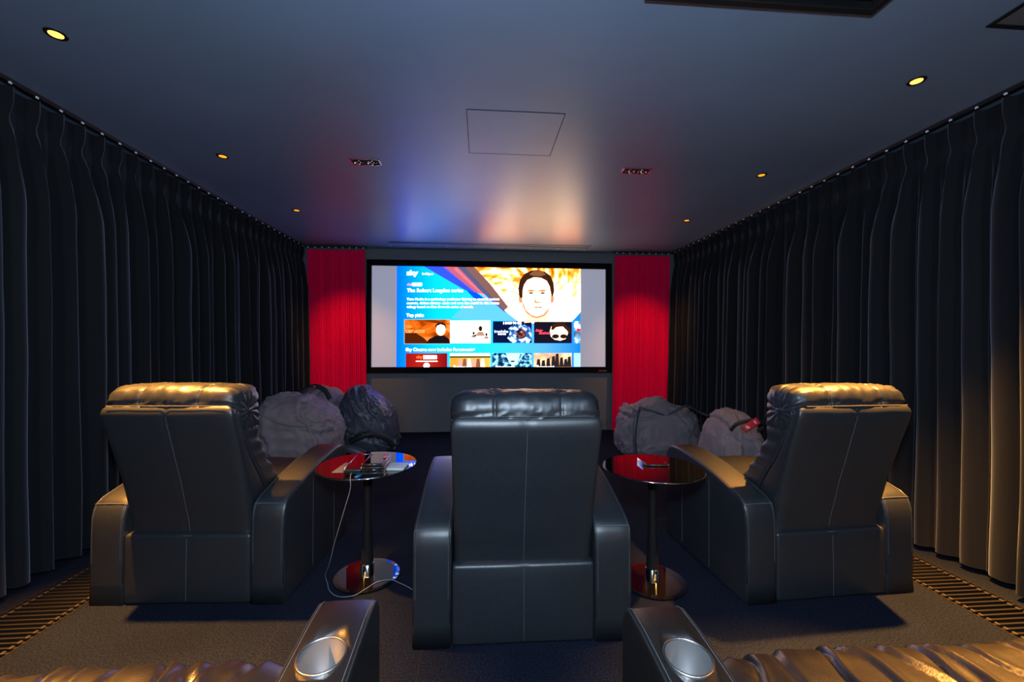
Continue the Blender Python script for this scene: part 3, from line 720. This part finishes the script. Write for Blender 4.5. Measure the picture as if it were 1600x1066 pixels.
# ------------------------------------------------------------------ front-row sofas (only their front ends are in view)
def sofa(label, x_in, y0, side, cup, rz, seed):
    """side -1: sofa extends to -x from its inner arm"""
    W = 1.28; t = thing('sofa', label, 'sofa', (x_in, y0, 0), rz, None); YF = .745 if side < 0 else .757; L = M['leather_front']; wd = .072
    build_arm(t, side * wd, wd, L, cup=cup, L=.825, R=.06)
    build_arm(t, side * (3 * wd + W), wd, L, L=.825, R=.06)
    xa, xb = sorted((side * (2 * wd + .002), side * (2 * wd + W - .002))); xc = (xa + xb) / 2
    pf = pleat_fn(W, seed, .013)
    def f(v):
        q = Vector((v.x - xc, v.y, v.z)); s = pf(q, .75, 1) + .006 * nz(v.x * 7, v.y * 9, seed) + .003 * nz(v.x * 26, v.y * 14, seed)
        up = max(0, min(1, (v.z - .36) / .10)); fr_ = max(0, min(1, (v.y - .60) / .1))
        return Vector((v.x, v.y + s * fr_ * .5, v.z + s * up + .012 * up * math.sin((v.x - xa) / W * 2 * math.pi) ** 2))
    b = MB(); b.box(xa, xb, .20, YF, .28, .525, .075, (220, 26, 6), f); b.build('seat_cushion', L, t, True)
    b = MB(); b.box(xa, xb, .05, .69, .004, .34, .012); b.build('base', L, t, True)
    b = MB(); b.box(xa, xb, -.12, .14, .20, .98, .06, (20, 4, 12), lambda v: Vector((v.x, v.y - (v.z - .3) * .22 + .06, v.z))); b.build('backrest', L, t, True)
    return t
sofa('black leather sofa in the bottom left corner with a steel cup holder in its arm', -.245, .287, -1, (.605, .594, .047, math.radians(5)), math.radians(1), 11)
sofa('black leather sofa in the bottom right corner with a steel cup holder in its arm', .356, .205, 1, (.625, .596, .047, math.radians(5)), math.radians(0), 23)

# ------------------------------------------------------------------ side tables
def side_table(label, x, y):
    t = thing('side_table', label, 'side table', (x, y, 0), 0, 'round black pedestal tables')
    b = MB(); b.lathe([(.0005, .588), (.245, .588), (.2535, .592), (.2555, .596), (.2535, .600), (.0005, .600)], seg=96, cap=False); tp = b.build('table_top', M['black_gloss'], t, False)
    b = MB(); b.lathe([(.2548, .5925), (.2562, .5945), (.2562, .5965), (.2548, .5985)], seg=96, cap=False); b.build('edge_band', M['chrome'], tp, True)
    prof = [(.046, .588), (.033, .575)] + [(.0195 + .0105 * abs(2 * i / 12 - .75) ** 1.6, .56 - i * (.56 - .05) / 12) for i in range(13)]
    b = MB(); b.lathe(prof, seg=28, cap=False); b.build('stem', M['black_satin'], t, True)
    b = MB(); b.lathe([(.034, .074), (.0358, .073), (.0358, .012), (.038, .010)], seg=28, cap=False); b.build('collar', M['chrome'], t, True)
    b = MB(); b.lathe([(.168, 0), (.170, .004), (.168, .009), (.150, .010), (.0005, .011)], seg=80, cap=False); b.build('foot_plate', M['black_gloss'], t, False)
    return t
T1 = (-.605, 2.280); T2 = (.902, 2.125)
side_table('round glossy black pedestal table left of the middle recliner, holding gadgets', *T1)
side_table('round glossy black pedestal table right of the middle recliner, nearly bare', *T2)
ZT = .600
# things on the left table
def slab_thing(name, label, cat, x, y, z, sx, sy, sz, rz, body, edge=None, group=None, top=None):
    t = thing(name, label, cat, (x, y, z), rz, group)
    MB().box(-sx / 2, sx / 2, -sy / 2, sy / 2, 0, sz, min(.003, sz * .4), (2, 2, 1)).build('body', body, t, True)
    if edge is not None:
        e = MB(); r = .0012
        e.tube([(-sx / 2 + .002, -sy / 2 - .0003, sz * .8), (sx / 2 - .002, -sy / 2 - .0003, sz * .8)], r, 5); e.tube([(sx / 2 + .0003, -sy / 2 + .002, sz * .8), (sx / 2 + .0003, sy / 2 - .002, sz * .8)], r, 5); e.tube([(-sx / 2 - .0003, -sy / 2 + .002, sz * .8), (-sx / 2 - .0003, sy / 2 - .002, sz * .8)], r, 5)
        e.build('metal_edge', edge, t, True)
    if top is not None: MB().box(-sx / 2 + .008, sx / 2 - .008, -sy / 2 + .012, sy / 2 - .012, sz - .0005, sz + .0008).build('glass_face', top, t)
    return t
slab_thing('card', 'grey folded card lying under the tablet on the left round table', 'card', -.702, 2.215, ZT, .07, .17, .0022, math.radians(-4), M['card_grey'])
tb = thing('tablet', 'black tablet in a thick case lying on the left round table, cable plugged in', 'tablet', (-.634, 2.215, ZT + .0026), math.radians(4))
MB().box(-.042, .042, -.145, .145, 0, .030, .008, (2, 4, 1)).build('case', M['plastic'], tb, True)
MB().box(-.034, .034, -.125, .125, .0298, .0312).build('glass_face', M['black_gloss'], tb)
e = MB()
for sx in (-1, 1): e.tube([(sx * .0385, -.135, .0295), (sx * .0385, .135, .0295)], .0022, 6)
e.tube([(-.036, .139, .0295), (.036, .139, .0295)], .0022, 6); e.build('metal_edge', M['edge_silver'], tb, True)
MB().box(-.012, .012, -.147, -.144, .010, .018).build('charging_port', M['void'], tb)
nm = ('lowest of the stack of four', 'second from the bottom of the stack', 'third from the bottom of the stack', 'topmost of the stack of four')
for i in range(4):
    slab_thing('glossy_case', 'glossy black flat case on the left round table, ' + nm[i], 'case', -.530 + (.003, -.004, .004, -.002)[i], 2.175 + (.0, .006, -.004, .002)[i], ZT + .0135 * i, .100, .19, .0130, math.radians((1, -2, 2, -1)[i]), M['plastic'], M['edge_silver'], 'stack of glossy cases on the left table', M['black_gloss'])
slab_thing('plastic_piece', 'small coral plastic piece lying on top of the stacked glossy cases', 'gadget', -.497, 2.205, ZT + .0552, .018, .05, .012, .2, M['pink'])
slab_thing('blue_card', 'bright blue card lying between tablet and stacked cases', 'card', -.587, 2.12, ZT, .018, .15, .004, math.radians(-8), M['blue_card'])
wp = thing('adapter', 'white flat plug adapter with small holes on the left round table', 'adapter', (-.432, 2.20, ZT), math.radians(-5))
MB().box(-.046, .046, -.055, .055, 0, .012, .004, (2, 2, 1)).build('body', M['card_grey'] if False else M['white'], wp, True)
hb = MB()
for i in range(3):
    hb.lathe([(.0005, .0123), (.0035, .0123), (.0035, .011)], (-.018 + i * .018, .02, 0), 12, False); hb.lathe([(.0005, .0123), (.0025, .0123), (.0025, .011)], (-.026 + i * .013, .0, 0), 12, False)
hb.build('holes', M['void'], wp)
# charging cable: from the tablet over the table edge down to the floor and round the foot plate
def bez(P, n=10):
    out = []
    P = [Vector(p) for p in P]
    for i in range(len(P) - 1):
        p0 = P[max(i - 1, 0)]; p1 = P[i]; p2 = P[i + 1]; p3 = P[min(i + 2, len(P) - 1)]
        for k in range(n):
            t = k / n; out.append(.5 * ((2 * p1) + (-p0 + p2) * t + (2 * p0 - 5 * p1 + 4 * p2 - p3) * t * t + (-p0 + 3 * p1 - 3 * p2 + p3) * t ** 3))
    out.append(P[-1]); return out
cb = MB(); cb.tube(bez([(-.624, 2.067, .6166), (-.621, 2.040, .617), (-.616, 2.017, .603), (-.613, 2.008, .56), (-.637, 2.01, .473), (-.676, 2.04, .359), (-.71, 2.08, .268), (-.752, 2.14, .148), (-.80, 2.22, .05), (-.81, 2.255, .006), (-.79, 2.22, .004), (-.754, 2.15, .004), (-.692, 2.095, .006), (-.62, 2.095, .008), (-.574, 2.14, .0135), (-.53, 2.198, .0135), (-.465, 2.211, .0135), (-.415, 2.190, .006), (-.363, 2.152, .004), (-.30, 2.09, .004)]), .0013, 6)
tag(cb.build('charging_cable', M['cable'], None, True), 'thin white charging cable hanging from the tablet down around the table foot', 'cable')
# on the right table
slab_thing('phone', 'dark glass phone with silver edges lying on the right round table', 'phone', .934, 2.165, ZT, .12, .075, .009, math.radians(-6), M['plastic'], M['edge_silver'], None, M['black_gloss'])
cs = thing('clip', 'short upright silver clip beside the phone on the right round table', 'clip', (.862, 2.185, ZT), 0)
MB().box(-.003, .003, -.04, .04, 0, .022, .0012, (1, 2, 1)).build('body', M['edge_silver'], cs, True)

# ------------------------------------------------------------------ bean bags
def bag_mesh(ctr, size, seed, folds, pts=None, sag=.35, rot=0):
    """a slumped fabric bag: rounded lump with flat bottom, gathered folds and a top ridge"""
    ico = bmesh.new(); bmesh.ops.create_icosphere(ico, subdivisions=6, radius=1)
    V = []
    for v in ico.verts:
        p = v.co.copy(); n = p.normalized()
        # superellipsoid gives fabric box-like fullness
        e = .60
        q = Vector([math.copysign(abs(c) ** e, c) for c in n]); q = q / max(1e-6, (abs(q.x) ** 3.4 + abs(q.y) ** 3.4 + abs(q.z) ** 3.4) ** (1 / 3.4))
        v.co = q
    return ico
def fab(p, seed, folds):
    s = 0
    for (c, d, w_, a, wv) in folds:        # crease lines: point, direction-normal, width, amplitude
        dd = (p - Vector(c)).dot(Vector(d)) + wv * nz(p.x * 3 + seed, p.y * 3, p.z * 3)
        s += a * (math.exp(-(dd / w_) ** 2) - .6 * math.exp(-((dd - 1.7 * w_) / (1.2 * w_)) ** 2))
    n1 = nz(p.x * 3.2 + seed, p.y * 3.2, p.z * 3.2); n2 = 1 - abs(nz(p.x * 5 + seed, p.y * 5 + 3, p.z * 5)) * 2; n3 = 1 - abs(nz(p.x * 11 + seed, p.y * 11, p.z * 11)) * 2
    return 1.5 * s + .050 * n1 + .045 * n2 * n2 * (1 if n2 > 0 else 0) + .010 * n3
def bag(parent, name, ctr, size, seed, folds, m, shape=None, rz=0):
    bm = bag_mesh(ctr, size, seed, folds)
    R = Matrix.Rotation(rz, 3, 'Z')
    for v in bm.verts:
        q = v.co.copy(); n = q.normalized(); d = fab(q, seed, folds)
        q = q + n * d
        if shape: q = shape(q)
        p = R @ Vector((q.x * size[0] / 2, q.y * size[1] / 2, q.z * size[2] / 2)) + Vector(ctr)
        if p.z < .004: p.z = .004 + (p.z - .004) * .0
        v.co = p
    me = bpy.data.meshes.new(name); bm.to_mesh(me); bm.free()
    return link(name, me, m, parent, True)
def ribbon(P, width, th, up=(0, 0, 1)):
    P = [Vector(p) for p in P]; n = len(P); V = []; Fc = []; up = Vector(up)
    for i, p in enumerate(P):
        t = (P[min(i + 1, n - 1)] - P[max(i - 1, 0)]).normalized(); a = t.cross(up).normalized(); b = a.cross(t)
        for s, q in ((-1, -1), (1, -1), (1, 1), (-1, 1)): V.append(p + a * s * width / 2 + b * q * th / 2)
    for i in range(n - 1):
        for k in range(4): Fc.append([i * 4 + k, i * 4 + (k + 1) % 4, (i + 1) * 4 + (k + 1) % 4, (i + 1) * 4 + k])
    Fc += [[0, 1, 2, 3], [(n - 1) * 4 + k for k in range(4)]]
    return MB().add(V, Fc)
def ring(c, R, r, nrm, seg=20):
    n = Vector(nrm).normalized(); a = n.orthogonal().normalized(); b = n.cross(a); c = Vector(c)
    return MB().tube([c + (a * math.cos(2 * math.pi * i / seg) + b * math.sin(2 * math.pi * i / seg)) * R for i in range(seg + 1)], r, 6)
GB = 'bean bags along the curtains'
# left, nearest: big grey canvas bag with a diagonal ridge
t = thing('bean_bag', 'large grey canvas bean bag behind the left recliner, nearest of the three bags', 'bean bag', (-1.83, 4.36, 0), 0, GB)
def shA(q):
    z = q.z
    if z > 0: z = z * (1.04 - .24 * max(0, q.x + .3))
    return Vector((q.x * (1 - .10 * max(0, z)), q.y, z))
bag(t, 'cover', (0, 0, .34), (.78, .66, .76), 2.1, [((0, 0, .12), (.12, 0, 1), .05, .05, .15), ((.55, 0, .2), (.9, 0, .45), .05, .05, .15), ((-.5, 0, 0), (1, 0, .2), .08, -.06, .2)], M['bag'], shA)
ribbon(bez([(-.25, -.30, .60), (-.05, -.34, .52), (.15, -.33, .48), (.33, -.22, .50)]), .03, .006, (0, -.4, 1)).build('seam_flap', M['bag'], t, True)
# left, middle: slumped grey bag behind with strap and carabiner
t = thing('bean_bag', 'grey bean bag with a strap and ring on top, against the left black curtain', 'bean bag', (-1.95, 5.24, 0), 0, GB)
bag(t, 'cover', (0, 0, .33), (.52, .66, .74), 5.7, [((0, 0, .4), (.5, 0, 1), .05, .06, .2), ((.3, 0, 0), (1, 0, .3), .06, .05, .2)], M['bag'])
ribbon(bez([(-.20, -.30, .66), (-.10, -.30, .71), (.02, -.28, .76), (.14, -.30, .72), (.22, -.34, .62)]), .05, .008, (0, -1, .6)).build('strap', M['strap'], t, True)
ring((.02, -.31, .745), .020, .005, (.3, 1, .1)).build('ring', M['chrome'], t, True)
# left, right-hand: dark shiny nylon bag with handle and buckle
t = thing('bean_bag', 'dark shiny nylon bean bag in front of the left red curtain', 'bean bag', (-1.345, 5.15, 0), 0, GB)
def shB(q): return Vector((q.x + .20 * (-q.z) * (1 if q.x > 0 else .1), q.y, q.z * (1 - .34 * max(0, q.x + .2)) if q.z > 0 else q.z))
bag(t, 'cover', (.0, .0, .33), (.60, .62, .80), 9.3, [((.1, 0, .3), (1, 0, .75), .035, .055, .12), ((.3, 0, .3), (1, 0, .6), .03, .05, .12), ((.5, 0, .3), (1, 0, .5), .03, .05, .12), ((-.1, 0, .3), (1, 0, .9), .04, .05, .12), ((0, 0, -.35), (.3, 0, 1), .05, -.08, .15)], M['nylon'], shB)
ribbon(bez([(-.12, -.40, .16), (.0, -.44, .22), (.12, -.42, .25), (.26, -.34, .18), (.34, -.26, .06)]), .06, .010, (0, -1, .5)).build('handle', M['strap'], t, True)
ring((.04, -.45, .235), .018, .005, (.2, 1, .2)).build('buckle', M['chrome'], t, True)
ribbon(bez([(-.32, -.36, .06), (-.2, -.44, .10), (-.06, -.46, .08), (.06, -.44, .02)]), .09, .02, (0, -1, .5)).build('loose_fold', M['nylon'], t, True)
# right, left-hand: boxy grey bag with flat front
t = thing('bean_bag', 'boxy grey canvas bean bag in front of the right red curtain', 'bean bag', (2.05, 4.72, 0), math.radians(0), GB)
def shC(q):
    z = q.z
    if z > 0: z *= 1 + .10 * math.cos(q.x * 5.5) - .12 * max(0, q.x)
    return Vector((q.x * (1 - .12 * z) + .0, q.y * (1 - .1 * z), z))
bag(t, 'cover', (.0, 0, .27), (.88, .60, .64), 14.2, [((-.72, 0, 0), (1, .0, .12), .04, .05, .08), ((0, 0, .62), (-.12, 0, 1), .05, -.05, .12), ((.6, 0, 0), (1, 0, .5), .06, .05, .15)], M['bag'], shC)
ribbon(bez([(-.36, -.30, .04), (-.38, -.32, .25), (-.35, -.30, .45), (-.30, -.26, .54)]), .035, .008, (0, -1, 0)).build('edge_binding', M['nylon'], t, True)
ribbon(bez([(-.30, -.24, .555), (-.12, -.27, .50), (.0, -.27, .47), (.14, -.26, .53), (.26, -.24, .575)]), .02, .006, (0, -1, .6)).build('edge_binding', M['nylon'], t, True)
ribbon(bez([(.22, -.25, .575), (.30, -.27, .55), (.37, -.28, .51), (.46, -.32, .47)]), .045, .006, (0, -1, .8)).build('strap', M['strap'], t, True)
ring((.47, -.33, .47), .016, .004, (1, .2, .4)).build('buckle', M['chrome'], t, True)
# right, right-hand: grey bag with loop handle and red label
t = thing('bean_bag', 'grey bean bag with a red label, beside the right black curtain', 'bean bag', (2.31, 3.66, 0), 0, GB)
def shD(q): 
    z = q.z; k = 1 - .34 * max(0, z + .1)
    return Vector((q.x * k + .10 * (-z), q.y * k, z))
bag(t, 'cover', (.0, 0, .30), (.50, .54, .68), 21.9, [((-.3, 0, .2), (1, 0, -.3), .05, .05, .15), ((.3, 0, -.1), (.8, 0, 1), .05, -.06, .15)], M['bag'], shD)
hd = ribbon(bez([(-.14, -.20, .50), (-.10, -.24, .57), (.02, -.26, .60), (.12, -.24, .575), (.15, -.22, .53), (.08, -.24, .50)]), .030, .005, (0, -1, .4)).build('handle', M['strap'], t, True)
Lb = thing('x', '', ''); bpy.data.objects.remove(Lb)
lab = MB().box(-.075, .075, -.003, .003, -.028, .028, .002).build('label', M['red_label'], t, True)
lab.location = (-.01, -.285, .565); lab.rotation_euler = (math.radians(-15), math.radians(-30), 0); lab['label'] = 'red fabric label with white letters'
def small_text(s, x, sc, parent):
    cu = bpy.data.curves.new('t', 'FONT'); cu.body = s; cu.size = sc; cu.align_x = 'CENTER'; cu.align_y = 'CENTER'; cu.offset = sc * .03
    tmp = bpy.data.objects.new('t', cu); COL.objects.link(tmp); bpy.context.view_layer.update()
    me = bpy.data.meshes.new_from_object(tmp.evaluated_get(bpy.context.evaluated_depsgraph_get())); bpy.data.objects.remove(tmp)
    for v in me.vertices: v.co = Vector((v.co.x, -.0045, v.co.y))
    me.materials.clear(); q = link('label_letters', me, M['white'], parent); q.location = (x, 0, 0)
small_text('fa', -.038, .045, lab); small_text('fi', .042, .04, lab)
